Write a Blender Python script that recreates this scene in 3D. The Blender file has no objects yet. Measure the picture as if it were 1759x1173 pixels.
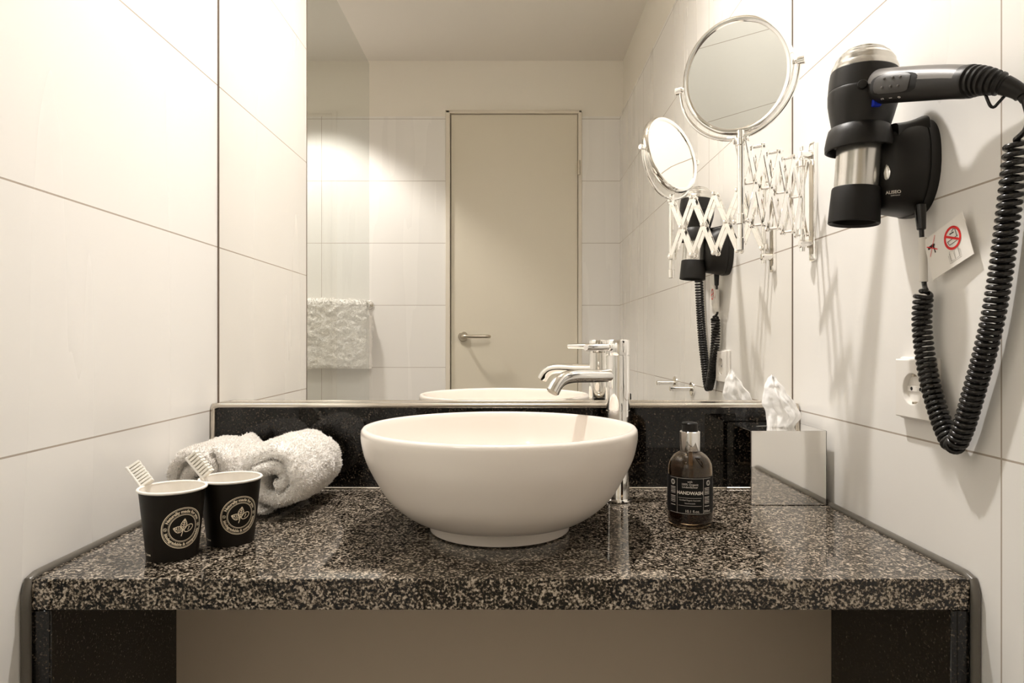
import bpy, bmesh, math, random
import numpy as np
from mathutils import Vector, Matrix, noise
random.seed(7)
PI = math.pi
C = bpy.context.scene.collection
sc = bpy.context.scene

# ------------------------------------------------------------------ camera, world, light, exposure
EYE = 1.03; DIST = 1.266; F = 1173.0
cam_d = bpy.data.cameras.new('camera'); cam = bpy.data.objects.new('camera', cam_d); C.objects.link(cam)
cam_d.sensor_width = 36.0; cam_d.lens = 36.0 * F / 1759.0; cam_d.clip_start = 0.02
cam.location = (0, -DIST, EYE); cam.rotation_euler = (PI / 2, 0, 0)
sc.camera = cam
w = bpy.data.worlds.new('world'); sc.world = w; w.use_nodes = True
w.node_tree.nodes['Background'].inputs[0].default_value = (1, .9, .78, 1)
w.node_tree.nodes['Background'].inputs[1].default_value = 0.05
sc.view_settings.view_transform = 'Standard'; sc.view_settings.look = 'None'
sc.view_settings.gamma = 1; sc.view_settings.use_curve_mapping = False
sc.view_settings.exposure = 1.18
try:
    sc.cycles.max_bounces = 16; sc.cycles.diffuse_bounces = 7; sc.cycles.glossy_bounces = 8
    sc.cycles.transparent_max_bounces = 12; sc.cycles.transmission_bounces = 10
    sc.cycles.sample_clamp_indirect = 6.0; sc.cycles.use_denoising = True
except Exception: pass

LAMPS = [  # x, y, watts, half angle, blend, radius
    (-0.02, -0.15, 36, 78, 1.0, .028),
    (-0.94, -1.62, 36, 53, .4, .045)]
CEIL = 2.39
WARM = (1.0, .96, .92)
for (lx, ly, wt, ang, bl, rad) in LAMPS:
    l = bpy.data.lights.new('spot', 'SPOT'); l.energy = wt; l.spot_size = math.radians(2 * ang); l.spot_blend = bl
    l.shadow_soft_size = rad; l.color = WARM
    o = bpy.data.objects.new('downlight_bulb', l); C.objects.link(o); o.location = (lx, ly, CEIL - .012)
LAMPS_FIX = [(a, b) for a, b, *_ in LAMPS]

def P(px, py, z):
    """metric point seen at photo pixel (px,py) at distance z in front of the camera"""
    return Vector(((px - 880) * z / F, z - DIST, EYE - (py - 586.5) * z / F))

# ------------------------------------------------------------------ materials
def mat(name, col, rough=.5, metal=0, spec=.5, coat=0, trans=0, ior=1.45, bump=None, sss=0, emis=None, sheen=0):
    m = bpy.data.materials.new(name); m.use_nodes = True
    nt = m.node_tree; b = nt.nodes['Principled BSDF']
    b.inputs['Base Color'].default_value = (*col, 1); b.inputs['Roughness'].default_value = rough
    b.inputs['Metallic'].default_value = metal; b.inputs['Specular IOR Level'].default_value = spec
    b.inputs['Coat Weight'].default_value = coat; b.inputs['Coat Roughness'].default_value = .05
    b.inputs['Transmission Weight'].default_value = trans; b.inputs['IOR'].default_value = ior
    b.inputs['Sheen Weight'].default_value = sheen
    if sss: b.inputs['Subsurface Weight'].default_value = sss; b.inputs['Subsurface Scale'].default_value = .01
    if emis: b.inputs['Emission Color'].default_value = (*emis[0], 1); b.inputs['Emission Strength'].default_value = emis[1]
    if bump:
        tc = nt.nodes.new('ShaderNodeTexCoord'); n = nt.nodes.new('ShaderNodeTexNoise')
        n.inputs['Scale'].default_value = bump[0]; n.inputs['Detail'].default_value = 4
        bp = nt.nodes.new('ShaderNodeBump'); bp.inputs['Strength'].default_value = bump[1]; bp.inputs['Distance'].default_value = bump[2]
        nt.links.new(tc.outputs['Object'], n.inputs['Vector']); nt.links.new(n.outputs['Fac'], bp.inputs['Height'])
        nt.links.new(bp.outputs['Normal'], b.inputs['Normal'])
    return m

def tile_mat(name, axis, lines_h, start_z=.905, step=.3, zmax=2.117, width=.0022, col=(.85, .828, .795)):
    """large satin wall tiles; horizontal joints every step, vertical joints at the given places"""
    m = mat(name, col, .22, spec=.5); nt = m.node_tree; b = nt.nodes['Principled BSDF']
    N = nt.nodes.new; L = nt.links.new
    geo = N('ShaderNodeNewGeometry'); sep = N('ShaderNodeSeparateXYZ'); L(geo.outputs['Position'], sep.inputs[0])
    def mth(op, a, bb=None, c=None):
        n = N('ShaderNodeMath'); n.operation = op
        for i, v in enumerate((a, bb, c)):
            if v is None: continue
            if isinstance(v, (int, float)): n.inputs[i].default_value = v
            else: L(v, n.inputs[i])
        return n.outputs[0]
    zz = mth('SUBTRACT', sep.outputs['Z'], start_z - 3 * step)
    md = mth('PINGPONG', zz, step / 2)                       # 0 at every joint
    mask = mth('LESS_THAN', md, width / 2)
    s = sep.outputs['Y' if axis == 'y' else 'X']
    for v in lines_h:
        d = mth('ABSOLUTE', mth('SUBTRACT', s, v))
        mask = mth('MAXIMUM', mask, mth('LESS_THAN', d, width / 2))
    if zmax: mask = mth('MULTIPLY', mask, mth('LESS_THAN', sep.outputs['Z'], zmax))
    mix = N('ShaderNodeMix'); mix.data_type = 'RGBA'
    no = N('ShaderNodeTexNoise'); no.inputs['Scale'].default_value = 1.4; no.inputs['Detail'].default_value = 3
    mp = N('ShaderNodeMapping'); mp.inputs['Scale'].default_value = (4, 4, .3)
    L(geo.outputs['Position'], mp.inputs[0]); L(mp.outputs[0], no.inputs['Vector'])
    cr = N('ShaderNodeMix'); cr.data_type = 'RGBA'
    cr.inputs[6].default_value = (col[0] * .99, col[1] * .99, col[2] * .985, 1); cr.inputs[7].default_value = (col[0] * 1.01, col[1] * 1.01, col[2] * 1.01, 1)
    L(no.outputs['Fac'], cr.inputs[0])
    L(mask, mix.inputs[0]); L(cr.outputs[2], mix.inputs[6]); mix.inputs[7].default_value = (.42, .36, .30, 1)
    L(mix.outputs[2], b.inputs['Base Color'])
    ro = N('ShaderNodeMath'); ro.operation = 'MULTIPLY_ADD'; L(no.outputs['Fac'], ro.inputs[0]); ro.inputs[1].default_value = .12; ro.inputs[2].default_value = .22
    L(mth('MAXIMUM', ro.outputs[0], mask), b.inputs['Roughness'])
    bp = N('ShaderNodeBump'); bp.inputs['Strength'].default_value = .4; bp.inputs['Distance'].default_value = .001; bp.invert = True
    L(mask, bp.inputs['Height'])
    n2 = N('ShaderNodeTexNoise'); n2.inputs['Scale'].default_value = 5; n2.inputs['Detail'].default_value = 1
    mp2 = N('ShaderNodeMapping'); mp2.inputs['Scale'].default_value = (2.2, 2.2, .2); L(geo.outputs['Position'], mp2.inputs[0]); L(mp2.outputs[0], n2.inputs['Vector'])
    bp2 = N('ShaderNodeBump'); bp2.inputs['Strength'].default_value = .04; bp2.inputs['Distance'].default_value = .001
    L(n2.outputs['Fac'], bp2.inputs['Height']); L(bp.outputs[0], bp2.inputs['Normal']); L(bp2.outputs[0], b.inputs['Normal'])
    return m

def stone(name, ramp, scale, rough, spec):
    m = mat(name, (.1, .1, .1), rough, spec=spec); nt = m.node_tree; b = nt.nodes['Principled BSDF']
    N = nt.nodes.new; L = nt.links.new
    tc = N('ShaderNodeNewGeometry'); n1 = N('ShaderNodeTexNoise'); n2 = N('ShaderNodeTexNoise'); v = N('ShaderNodeTexVoronoi')
    for n, sc_, de in ((n1, scale, 3), (n2, scale * .22, 2)):
        n.inputs['Scale'].default_value = sc_; n.inputs['Detail'].default_value = de; n.inputs['Roughness'].default_value = .6; L(tc.outputs['Position'], n.inputs['Vector'])
    v.inputs['Scale'].default_value = scale * 1.3; L(tc.outputs['Position'], v.inputs['Vector'])
    sx = N('ShaderNodeSeparateXYZ'); L(v.outputs['Color'], sx.inputs[0])
    a = N('ShaderNodeMath'); a.operation = 'MULTIPLY_ADD'; L(sx.outputs[0], a.inputs[0]); a.inputs[1].default_value = .22; L(n1.outputs['Fac'], a.inputs[2])
    c = N('ShaderNodeMath'); c.operation = 'MULTIPLY_ADD'; L(n2.outputs['Fac'], c.inputs[0]); c.inputs[1].default_value = .25; L(a.outputs[0], c.inputs[2])
    r = N('ShaderNodeValToRGB'); e = r.color_ramp.elements
    e[0].position = ramp[0][0]; e[0].color = (*ramp[0][1], 1); e[1].position = ramp[-1][0]; e[1].color = (*ramp[-1][1], 1)
    for p, col in ramp[1:-1]: k = e.new(p); k.color = (*col, 1)
    L(c.outputs[0], r.inputs[0]); L(r.outputs[0], b.inputs['Base Color']); return m
def granite_mat(): return stone('granite', ((.635, (.002, .0017, .0014)), (.695, (.015, .011, .007)), (.765, (.09, .070, .050)), (.83, (.26, .215, .165)), (.92, (.50, .43, .35))), 330, .05, .5)
def shaded_granite_mat(): return stone('shaded_granite', ((.66, (.002, .0018, .0015)), (.82, (.010, .008, .006)), (.94, (.07, .055, .04)), (1.0, (.18, .145, .11))), 330, .035, .5)  # the counter's dark granite again, shade on upright faces put into the colour

def pane_mat():
    """clear shower glass: a fresnel mix of see-through and mirror reflection"""
    m = bpy.data.materials.new('shower_glass'); m.use_nodes = True; nt = m.node_tree; nt.nodes.clear()
    o = nt.nodes.new('ShaderNodeOutputMaterial'); mix = nt.nodes.new('ShaderNodeMixShader')
    t = nt.nodes.new('ShaderNodeBsdfTransparent'); t.inputs[0].default_value = (.95, .963, .953, 1)
    g = nt.nodes.new('ShaderNodeBsdfGlossy'); g.inputs['Roughness'].default_value = 0
    lw = nt.nodes.new('ShaderNodeLayerWeight'); pw = nt.nodes.new('ShaderNodeMath'); pw.operation = 'POWER'; pw.inputs[1].default_value = 5
    f = nt.nodes.new('ShaderNodeMath'); f.operation = 'MULTIPLY_ADD'; f.inputs[1].default_value = .40; f.inputs[2].default_value = .03
    nt.links.new(lw.outputs['Facing'], pw.inputs[0]); nt.links.new(pw.outputs[0], f.inputs[0]); nt.links.new(f.outputs[0], mix.inputs[0]); nt.links.new(t.outputs[0], mix.inputs[1]); nt.links.new(g.outputs[0], mix.inputs[2])
    nt.links.new(mix.outputs[0], o.inputs[0]); return m

M = dict(
    wall_r=tile_mat('wall_tile_right', 'y', (-.539, -1.439)),
    wall_l=tile_mat('wall_tile_left', 'y', ()),
    wall_b=tile_mat('wall_tile_door_side', 'x', (-.92,)),
    plaster=mat('plaster', (.84, .80, .72), .8, bump=(60, .15, .001)),
    ceiling=mat('ceiling_paint', (.84, .80, .74), .9, bump=(60, .1, .001)),
    floor=tile_mat('floor_tile', 'x', (-.3, .3), col=(.12, .10, .085)),
    panel=mat('panel_in_shade', (.52, .435, .335), .6, bump=(90, .1, .001)),  # white panel; the shadow under the counter is put into its colour
    granite=granite_mat(), black=shaded_granite_mat(),
    trim=mat('joint_profile', (.62, .57, .50), .22, metal=1, bump=(200, .1, .0005)),
    joint=mat('joint_profile_shaded', (.12, .108, .09), .28, spec=.5, bump=(200, .1, .0005)),  # same edge profile, darkened in colour to look unlit at the front
    slider=mat('slider_plastic', (.05, .046, .042), .45, bump=(700, .12, .0003)),
    mirror=mat('mirror_glass', (.915, .905, .88), .0, metal=1),
    edge=mat('mirror_edge', (.16, .12, .09), .4, bump=(200, .05, .0002)),
    chrome=mat('chrome', (.93, .92, .90), .04, metal=1, bump=(30, .01, .0001)),
    satin=mat('satin_steel', (.55, .50, .42), .28, metal=1, bump=(300, .05, .0002)),
    ceramic=mat('ceramic', (.83, .765, .70), .22, spec=.5, coat=.2, bump=(8, .02, .0005)),
    towel=mat('towel_terry', (.97, .94, .90), .95, spec=.1, sheen=.3, bump=(420, .9, .002)),
    cup=mat('cup_print', (.008, .0055, .003), .45, spec=.3, bump=(120, .05, .0003)),
    cup_white=mat('cup_paper', (.84, .80, .74), .6, bump=(120, .05, .0003)),
    gold=mat('cup_ink', (.82, .73, .56), .5, bump=(120, .05, .0003)),
    plastic_w=mat('white_plastic', (.84, .81, .765), .3, bump=(20, .02, .0003)),
    bristle=mat('bristles', (.86, .83, .76), .5, bump=(900, .5, .001)),
    plastic_b=mat('black_plastic', (.011, .0095, .008), .42, spec=.4, bump=(700, .12, .0003)),
    plastic_g=mat('grey_plastic', (.13, .12, .11), .38, bump=(700, .12, .0003)),
    nozzle=mat('matt_black_plastic', (.008, .007, .006), .55, spec=.35, bump=(700, .1, .0003)),
    rubber=mat('cord_rubber', (.012, .011, .010), .22, coat=.15, bump=(300, .05, .0002)),
    silver=mat('silver_plastic', (.62, .60, .56), .22, metal=.85, bump=(60, .05, .0003)),
    blue=mat('blue_plastic', (.01, .03, .45), .3, bump=(60, .05, .0003)),
    dark=mat('dark_gap', (.008, .007, .006), .8, bump=(60, .05, .0003)),
    door=mat('door_lacquer', (.72, .665, .55), .45, bump=(70, .06, .0005)),
    frame=mat('door_frame_paint', (.74, .68, .58), .4, bump=(70, .06, .0005)),
    paper=mat('tissue_paper', (.94, .93, .915), .9, spec=.1, bump=(160, .5, .001)),
    card=mat('tag_card', (.88, .85, .80), .45, bump=(100, .05, .0002)),
    red=mat('red_ink', (.75, .015, .015), .5, bump=(100, .05, .0002)),
    ink=mat('black_ink', (.02, .018, .016), .6, bump=(100, .05, .0002)),
    grey_ink=mat('grey_ink', (.28, .26, .24), .6, bump=(100, .05, .0002)),
    label=mat('bottle_label', (.006, .0055, .0055), .55, spec=.3, bump=(100, .05, .0002)),
    label_ink=mat('label_ink', (.80, .76, .69), .5, bump=(100, .05, .0002)),
    amber=mat('amber_glass', (.66, .50, .33), .02, trans=1, ior=1.48),
    soap=mat('liquid_soap', (.10, .045, .015), .05, trans=.85, ior=1.36),
    tube=mat('dip_tube', (.42, .30, .18), .4, bump=(50, .05, .0002)),
    pane=pane_mat(),
    lamp=mat('lamp_glow', (1, .95, .85), .5, emis=((1, .9, .76), 12), bump=(50, .01, .0001)),
)

# ------------------------------------------------------------------ helpers
def finish(me, smooth=True, angle=38):
    if smooth:
        me.polygons.foreach_set('use_smooth', [True] * len(me.polygons))
        me.set_sharp_from_angle(angle=math.radians(angle))
BEVELLED = set()
def obj(name, bm, m, parent=None, smooth=True, angle=38):
    weighted = smooth and id(bm) in BEVELLED; BEVELLED.discard(id(bm))
    bmesh.ops.recalc_face_normals(bm, faces=bm.faces[:])
    me = bpy.data.meshes.new(name); bm.to_mesh(me); bm.free(); me.materials.append(M[m]); finish(me, smooth, angle)
    o = bpy.data.objects.new(name, me); C.objects.link(o)
    if weighted:
        wn = o.modifiers.new('flat faces', 'WEIGHTED_NORMAL'); wn.keep_sharp = True; wn.weight = 100
    if parent: o.parent = parent
    return o
def obj_np(name, V, Fc, m, parent=None, smooth=True, angle=60):
    me = bpy.data.meshes.new(name); me.from_pydata([tuple(v) for v in V], [], Fc); me.materials.append(M[m]); me.validate(); finish(me, smooth, angle)
    o = bpy.data.objects.new(name, me); C.objects.link(o)
    if parent: o.parent = parent
    return o
def thing(name, label, cat, loc=(0, 0, 0), rot=0, group=None):
    o = bpy.data.objects.new(name, None); C.objects.link(o); o.empty_display_size = .03
    o.location = loc; o.rotation_euler = (0, 0, rot)
    return tag(o, label, cat, group)
def tag(o, label, cat, group=None):
    o['label'] = label; o['category'] = cat
    if group: o['group'] = group
    return o
def struct(name, bm, m, parent=None, **k):
    o = obj(name, bm, m, parent, **k)
    if not parent: o['kind'] = 'structure'
    return o
def B(): return bmesh.new()
def box(bm, lo, hi, bev=0, seg=2, mtx=None):
    lo = Vector(lo); hi = Vector(hi)
    r = bmesh.ops.create_cube(bm, size=1); vs = r['verts']
    c = (lo + hi) / 2; d = hi - lo
    for v in vs: v.co = Vector((v.co.x * d.x, v.co.y * d.y, v.co.z * d.z)) + c
    if bev:
        if seg > 1: BEVELLED.add(id(bm))
        es = list({e for v in vs for e in v.link_edges})
        r2 = bmesh.ops.bevel(bm, geom=es, offset=bev, segments=seg, affect='EDGES', profile=.5)
        vs = list({v for f in r2['faces'] for v in f.verts} | {v for v in vs if v.is_valid})
    if mtx:
        for v in vs: v.co = mtx @ v.co
    return vs
def frame_for(d):
    d = d.normalized(); a = Vector((0, 0, 1)) if abs(d.z) < .95 else Vector((1, 0, 0))
    x = a.cross(d).normalized(); y = d.cross(x).normalized()
    return x, y, d
def tube(bm, pts, r, seg=12, cap=True, closed=False, flat=1.0):
    pts = [Vector(p) for p in pts]; n = len(pts)
    rs = r if isinstance(r, (list, tuple)) else [r] * n
    rings = []; x = None
    for i, p in enumerate(pts):
        if closed: d = (pts[(i + 1) % n] - pts[i - 1]).normalized()
        else: d = (pts[min(i + 1, n - 1)] - pts[max(i - 1, 0)]).normalized()
        if x is None: x, y, _ = frame_for(d)
        else:
            x = (x - d * x.dot(d)).normalized(); y = d.cross(x).normalized()
        rings.append([bm.verts.new(p + (x * math.cos(a) * flat + y * math.sin(a)) * rs[i]) for a in (2 * PI * k / seg for k in range(seg))])
    m = n if closed else n - 1
    for i in range(m):
        a, b = rings[i], rings[(i + 1) % n]
        for k in range(seg): bm.faces.new((a[k], a[(k + 1) % seg], b[(k + 1) % seg], b[k]))
    if cap and not closed:
        bm.faces.new(rings[0][::-1]); bm.faces.new(rings[-1])
    return rings
def lathe(bm, prof, seg=48, mtx=None, close=False):
    """prof: (r,z) list; r==0 ends become poles"""
    mtx = mtx or Matrix.Identity(4); rings = []
    for r, z in prof:
        if r < 1e-6: rings.append([bm.verts.new(mtx @ Vector((0, 0, z)))])
        else: rings.append([bm.verts.new(mtx @ Vector((r * math.cos(2 * PI * k / seg), r * math.sin(2 * PI * k / seg), z))) for k in range(seg)])
    pr = list(zip(rings, rings[1:]))
    if close: pr.append((rings[-1], rings[0]))
    for a, b in pr:
        for k in range(seg):
            k2 = (k + 1) % seg
            if len(a) == 1 and len(b) == 1: break
            if len(a) == 1: bm.faces.new((a[0], b[k2], b[k]))
            elif len(b) == 1: bm.faces.new((a[k], a[k2], b[0]))
            else: bm.faces.new((a[k], a[k2], b[k2], b[k]))
def axis_mtx(p, d):
    x, y, z = frame_for(Vector(d)); m = Matrix((x, y, z)).transposed().to_4x4(); m.translation = Vector(p); return m
def cyl(bm, a, b, r, seg=24, bev=0, r2=None):
    a = Vector(a); b = Vector(b); L = (b - a).length; r2 = r if r2 is None else r2
    pr = [(0, 0), (r - bev, 0), (r, bev), (r2, L - bev), (r2 - bev, L), (0, L)] if bev else [(0, 0), (r, 0), (r2, L), (0, L)]
    lathe(bm, pr, seg, axis_mtx(a, b - a))
def smooth_path(pts, n):
    """Catmull-Rom resample to n evenly spaced points"""
    p = [Vector(q) for q in pts]; p = [2 * p[0] - p[1]] + p + [2 * p[-1] - p[-2]]; out = []
    for i in range(1, len(p) - 2):
        for k in range(24):
            t = k / 24; a, b, c, d = p[i - 1:i + 3]
            out.append(.5 * ((2 * b) + (c - a) * t + (2 * a - 5 * b + 4 * c - d) * t * t + (3 * b - a - 3 * c + d) * t ** 3))
    out.append(p[-2]); s = [0]
    for a, b in zip(out, out[1:]): s.append(s[-1] + (b - a).length)
    res = []; j = 0
    for i in range(n):
        t = s[-1] * i / (n - 1)
        while j < len(s) - 2 and s[j + 1] < t: j += 1
        f = (t - s[j]) / max(1e-9, s[j + 1] - s[j]); res.append(out[j].lerp(out[j + 1], min(1, f)))
    return res
def grid_faces(nu, nv, wrap_v=True):
    Fc = []
    for i in range(nu - 1):
        for k in range(nv if wrap_v else nv - 1):
            k2 = (k + 1) % nv; Fc.append((i * nv + k, i * nv + k2, (i + 1) * nv + k2, (i + 1) * nv + k))
    return Fc
def text2d(s, size, bold=0.0, align='CENTER', space=1.0):
    cu = bpy.data.curves.new('lettering', 'FONT'); cu.body = s; cu.size = size; cu.align_x = align; cu.space_character = space
    cu.resolution_u = 3; cu.offset = bold
    o = bpy.data.objects.new('lettering', cu); C.objects.link(o); bpy.context.view_layer.update()
    ev = o.evaluated_get(bpy.context.evaluated_depsgraph_get()); me = ev.to_mesh()
    V = [(v.co.x, v.co.y) for v in me.vertices]; Fc = [tuple(p.vertices) for p in me.polygons]
    ev.to_mesh_clear(); bpy.data.objects.remove(o); bpy.data.curves.remove(cu)
    return V, Fc
def add2d(bm, VF, fn):
    V, Fc = VF; vs = [bm.verts.new(fn(x, y)) for x, y in V]
    for f in Fc:
        try: bm.faces.new([vs[i] for i in f])
        except ValueError: pass
def line2d(pts, wd, closed=False):
    """flat stroke outline of a 2D polyline"""
    n = len(pts); V = []; Fc = []
    for i, (x, y) in enumerate(pts):
        a = pts[i - 1] if (i > 0 or closed) else pts[i]; b = pts[(i + 1) % n] if (i < n - 1 or closed) else pts[i]
        dx, dy = b[0] - a[0], b[1] - a[1]; l = math.hypot(dx, dy) or 1
        V += [(x - dy / l * wd / 2, y + dx / l * wd / 2), (x + dy / l * wd / 2, y - dx / l * wd / 2)]
    for i in range(n if closed else n - 1):
        j = (i + 1) % n; Fc.append((2 * i, 2 * i + 1, 2 * j + 1, 2 * j))
    return V, Fc
def circ2d(cx, cy, r, n=40, ry=None, a0=0, a1=2 * PI, rot=0):
    ry = ry or r; out = []
    full = abs(a1 - a0 - 2 * PI) < 1e-6
    for k in range(n if full else n + 1):
        a = a0 + (a1 - a0) * k / n; x, y = r * math.cos(a), ry * math.sin(a)
        out.append((cx + x * math.cos(rot) - y * math.sin(rot), cy + x * math.sin(rot) + y * math.cos(rot)))
    return out

# ------------------------------------------------------------------ the room
WL, WR, WB = -.546, .521, -2.032      # left wall face, right wall face, door-side tile face
CT = .765                            # counter top height
FRONT = -.504                        # counter front edge (y)
b = B(); box(b, (-1.65, -2.2, -.05), (.7, .15, 0)); struct('floor', b, 'floor')
b = B(); box(b, (-1.65, -2.2, CEIL), (.7, .15, CEIL + .08)); struct('ceiling', b, 'ceiling')
b = B(); box(b, (WL, .005, 0), (WR, .12, CEIL)); struct('wall_back', b, 'plaster')
b = B(); box(b, (-.66, -.548, 0), (WL, .12, 2.117), .0015, 1); struct('wall_left', b, 'wall_l')
b = B(); box(b, (-.65, -.54, 2.117), (WL - .008, .12, CEIL)); struct('wall_left_upper', b, 'plaster')
b = B(); box(b, (WR, -2.2, 0), (WR + .12, .12, 2.117), .0015, 1); struct('wall_right', b, 'wall_r')
b = B(); box(b, (WR + .018, -2.2, 2.117), (WR + .12, .12, CEIL)); struct('wall_right_upper', b, 'plaster')
b = B(); box(b, (-1.55, -.02, 0), (-.66, .1, CEIL)); struct('wall_shower_end', b, 'wall_b')
b = B(); box(b, (-1.65, -2.2, 0), (-1.5, .1, CEIL)); struct('wall_shower_side', b, 'wall_l')
DX0, DX1, DZ = -.3205, .337, 2.145
b = B()
box(b, (-1.5, WB - .1, 0), (DX0, WB, 2.117)); box(b, (DX1, WB - .1, 0), (WR, WB, 2.117))
struct('wall_front', b, 'wall_b')
b = B(); box(b, (-1.5, WB - .1, 2.117), (DX0, WB - .012, CEIL)); box(b, (DX1, WB - .1, 2.117), (WR + .02, WB - .012, CEIL))
box(b, (DX0, WB - .1, DZ), (DX1, WB - .012, CEIL)); struct('wall_front_upper', b, 'plaster')
# shower partition end cap
b = B(); box(b, (WL - .012, -.5505, 0), (WL + .0012, -.546, 2.119), .0008, 1); struct('trim_1', b, 'edge')
# low wall under the counter
b = B(); box(b, (-.536, -.217, 0), (.511, .004, .729)); struct('wall_recess', b, 'panel')

# door
d = thing('door_1', 'flush beige door with steel lever in a pale frame', 'door', (0, WB, 0)); del d['category']; del d['label']; d['kind'] = 'structure'
b = B(); box(b, (DX0 + .026, -.07, 0.005), (DX1 - .02, -.003, DZ - .018), .002); obj('door_slab', b, 'door', d)
b = B()
box(b, (DX0, -.09, 0), (DX0 + .022, .012, DZ), .004); box(b, (DX1 - .018, -.09, 0), (DX1, .012, DZ), .004); box(b, (DX0, -.09, DZ - .016), (DX1, .012, DZ), .004)
obj('door_frame', b, 'frame', d)
b = B()
hx, hz = -.236, 1.054
cyl(b, (hx, -.003, hz), (hx, .007, hz), .0235, 32, .002)
tube(b, smooth_path([(hx, 0, hz), (hx, .04, hz), (hx + .012, .052, hz), (hx + .04, .055, hz), (hx + .105, .055, hz), (hx + .122, .052, hz), (hx + .128, .040, hz)], 30), .0085, 14)
obj('door_handle', b, 'satin', d)
for hz_ in (1.866, .25):
    b = B(); cyl(b, (DX1 - .0155, .016, hz_ - .035), (DX1 - .0155, .016, hz_ + .035), .007, 16, .001); cyl(b, (DX1 - .0155, .016, hz_ - .001), (DX1 - .0155, .016, hz_ + .001), .0076, 16)
    obj('hinge', b, 'satin', d)

# ceiling downlights
for (lx, ly), lab in zip(LAMPS_FIX, ('round recessed ceiling downlight above the washbasin', 'round recessed ceiling downlight over the shower')):
    t = thing('ceiling_downlight', lab, 'ceiling light', (lx, ly, CEIL), group='ceiling downlights')
    b = B(); lathe(b, [(.036, 0), (.046, 0), (.046, -.003), (.042, -.006), (.036, -.004)], 40, close=True); obj('ring', b, 'chrome', t)
    b = B(); lathe(b, [(0, -.0015), (.036, -.0015), (.036, 0), (0, 0)], 40); obj('diffuser', b, 'lamp', t)

# ------------------------------------------------------------------ big wall mirror
MZ0, MZ1 = .915, 2.16
t = thing('wall_mirror', 'large frameless wall mirror above the granite backsplash', 'mirror', (0, 0, MZ0))
b = B(); box(b, (WL + .003, 0.0003, 0.0015), (WR - .002, .004, MZ1 - MZ0)); obj('glass', b, 'mirror', t, smooth=False)
for x0, x1 in ((WL, WL + .003), (WR - .002, WR)):
    b = B(); box(b, (x0, -.0006, 0), (x1, .005, MZ1 - MZ0)); obj('edge_seal', b, 'edge', t)

# ------------------------------------------------------------------ vanity
XL, XR = -.5375, .5115
t = thing('countertop', 'speckled grey and black granite vanity countertop', 'countertop', (0, 0, CT))
b = B(); box(b, (XL, FRONT, -.035), (XR, .003, 0), .0018, 2); obj('slab', b, 'granite', t)
def bead(path, n=60, r=.0052): bb = B(); tube(bb, smooth_path(path, n), r, 10); return bb
for sx, xx in ((-1, WL + .0056), (1, WR - .0052)):
    pth = [(xx, -.034, CT + .0005), (xx, -.2, CT + .0005), (xx, -.4, CT + .0005), (xx, FRONT + .012, CT + .0005), (xx, FRONT + .002, CT - .003), (xx, FRONT - .002, CT - .013), (xx, FRONT - .002, CT - .05), (xx, FRONT - .002, CT - .3), (xx, FRONT - .002, .003)]
    struct('trim_2' if sx < 0 else 'trim_3', bead(pth, 90), 'joint')
b = B(); box(b, (XL, -.0395, CT - .001), (XR, -.028, CT + .0035), .0028, 3); struct('trim_4', b, 'trim')
for name, x0, x1, lab in (('side_panel', XL, XL + .0225, 'granite support panel, coloured as in shade, under the left end of the countertop'), ('side_panel', XR - .0215, XR, 'granite support panel, coloured as in shade, under the right end of the countertop')):
    b = B(); box(b, (x0, FRONT + .001, 0), (x1, -.217, CT - .0355), .001, 1); tag(obj(name, b, 'black'), lab, 'panel')
t = thing('backsplash', 'low granite backsplash, coloured as in shade, with a pale top profile below the mirror', 'backsplash', (0, 0, CT))
b = B(); box(b, (XL, -.030, .0005), (XR, .002, .1465), .001, 1); obj('stone', b, 'black', t)
b = B()
tube(b, smooth_path([(WL + .0052, -.030, .004), (WL + .0052, -.030, .06), (WL + .0052, -.030, .135), (WL + .0062, -.030, .146), (WL + .015, -.030, .149), (WL + .05, -.030, .149), (-.2, -.030, .149), (.2, -.030, .149), (WR - .05, -.030, .149), (WR - .015, -.030, .149), (WR - .0062, -.030, .146), (WR - .0052, -.030, .135), (WR - .0052, -.030, .06), (WR - .0052, -.030, .004)], 220), .0048, 10)
box(b, (WL + .002, -.030, .1465), (WR - .002, -.0008, .1525), .0015, 2)
obj('top_profile', b, 'trim', t)

# ------------------------------------------------------------------ vessel basin
BX, BY = -.0175, .972 - DIST
t = thing('vessel_basin', 'round white ceramic vessel basin on a foot ring on the granite countertop', 'washbasin', (BX, BY, CT))
outer = [(.100, .019), (.118, .0205), (.138, .0325), (.158, .0515), (.175, .079), (.187, .104), (.1925, .126), (.1935, .138), (.1925, .1438), (.190, .1462), (.1865, .1462)]
inner = [(.1845, .1435), (.181, .130), (.174, .106), (.162, .082), (.145, .060), (.122, .043), (.09, .033), (.05, .029), (.022, .028)]
def dense(pts, k=4):
    q = smooth_path([(x, 0, z) for x, z in pts], len(pts) * k); return [(v.x, v.z) for v in q]
b = B(); lathe(b, dense(outer) + dense(inner) + [(.022, .018), (.100, .018)], 128, close=True); obj('bowl', b, 'ceramic', t, angle=60)
b = B(); lathe(b, [(.0, .0005), (.096, .0005), (.0985, .002), (.0992, .006), (.0995, .022), (.0, .022)], 96); obj('foot_ring', b, 'ceramic', t)
b = B(); lathe(b, [(.0, .027), (.021, .027), (.0225, .0295), (.0215, .0315), (.010, .034), (.0, .0345)], 40); obj('drain', b, 'chrome', t)

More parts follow.
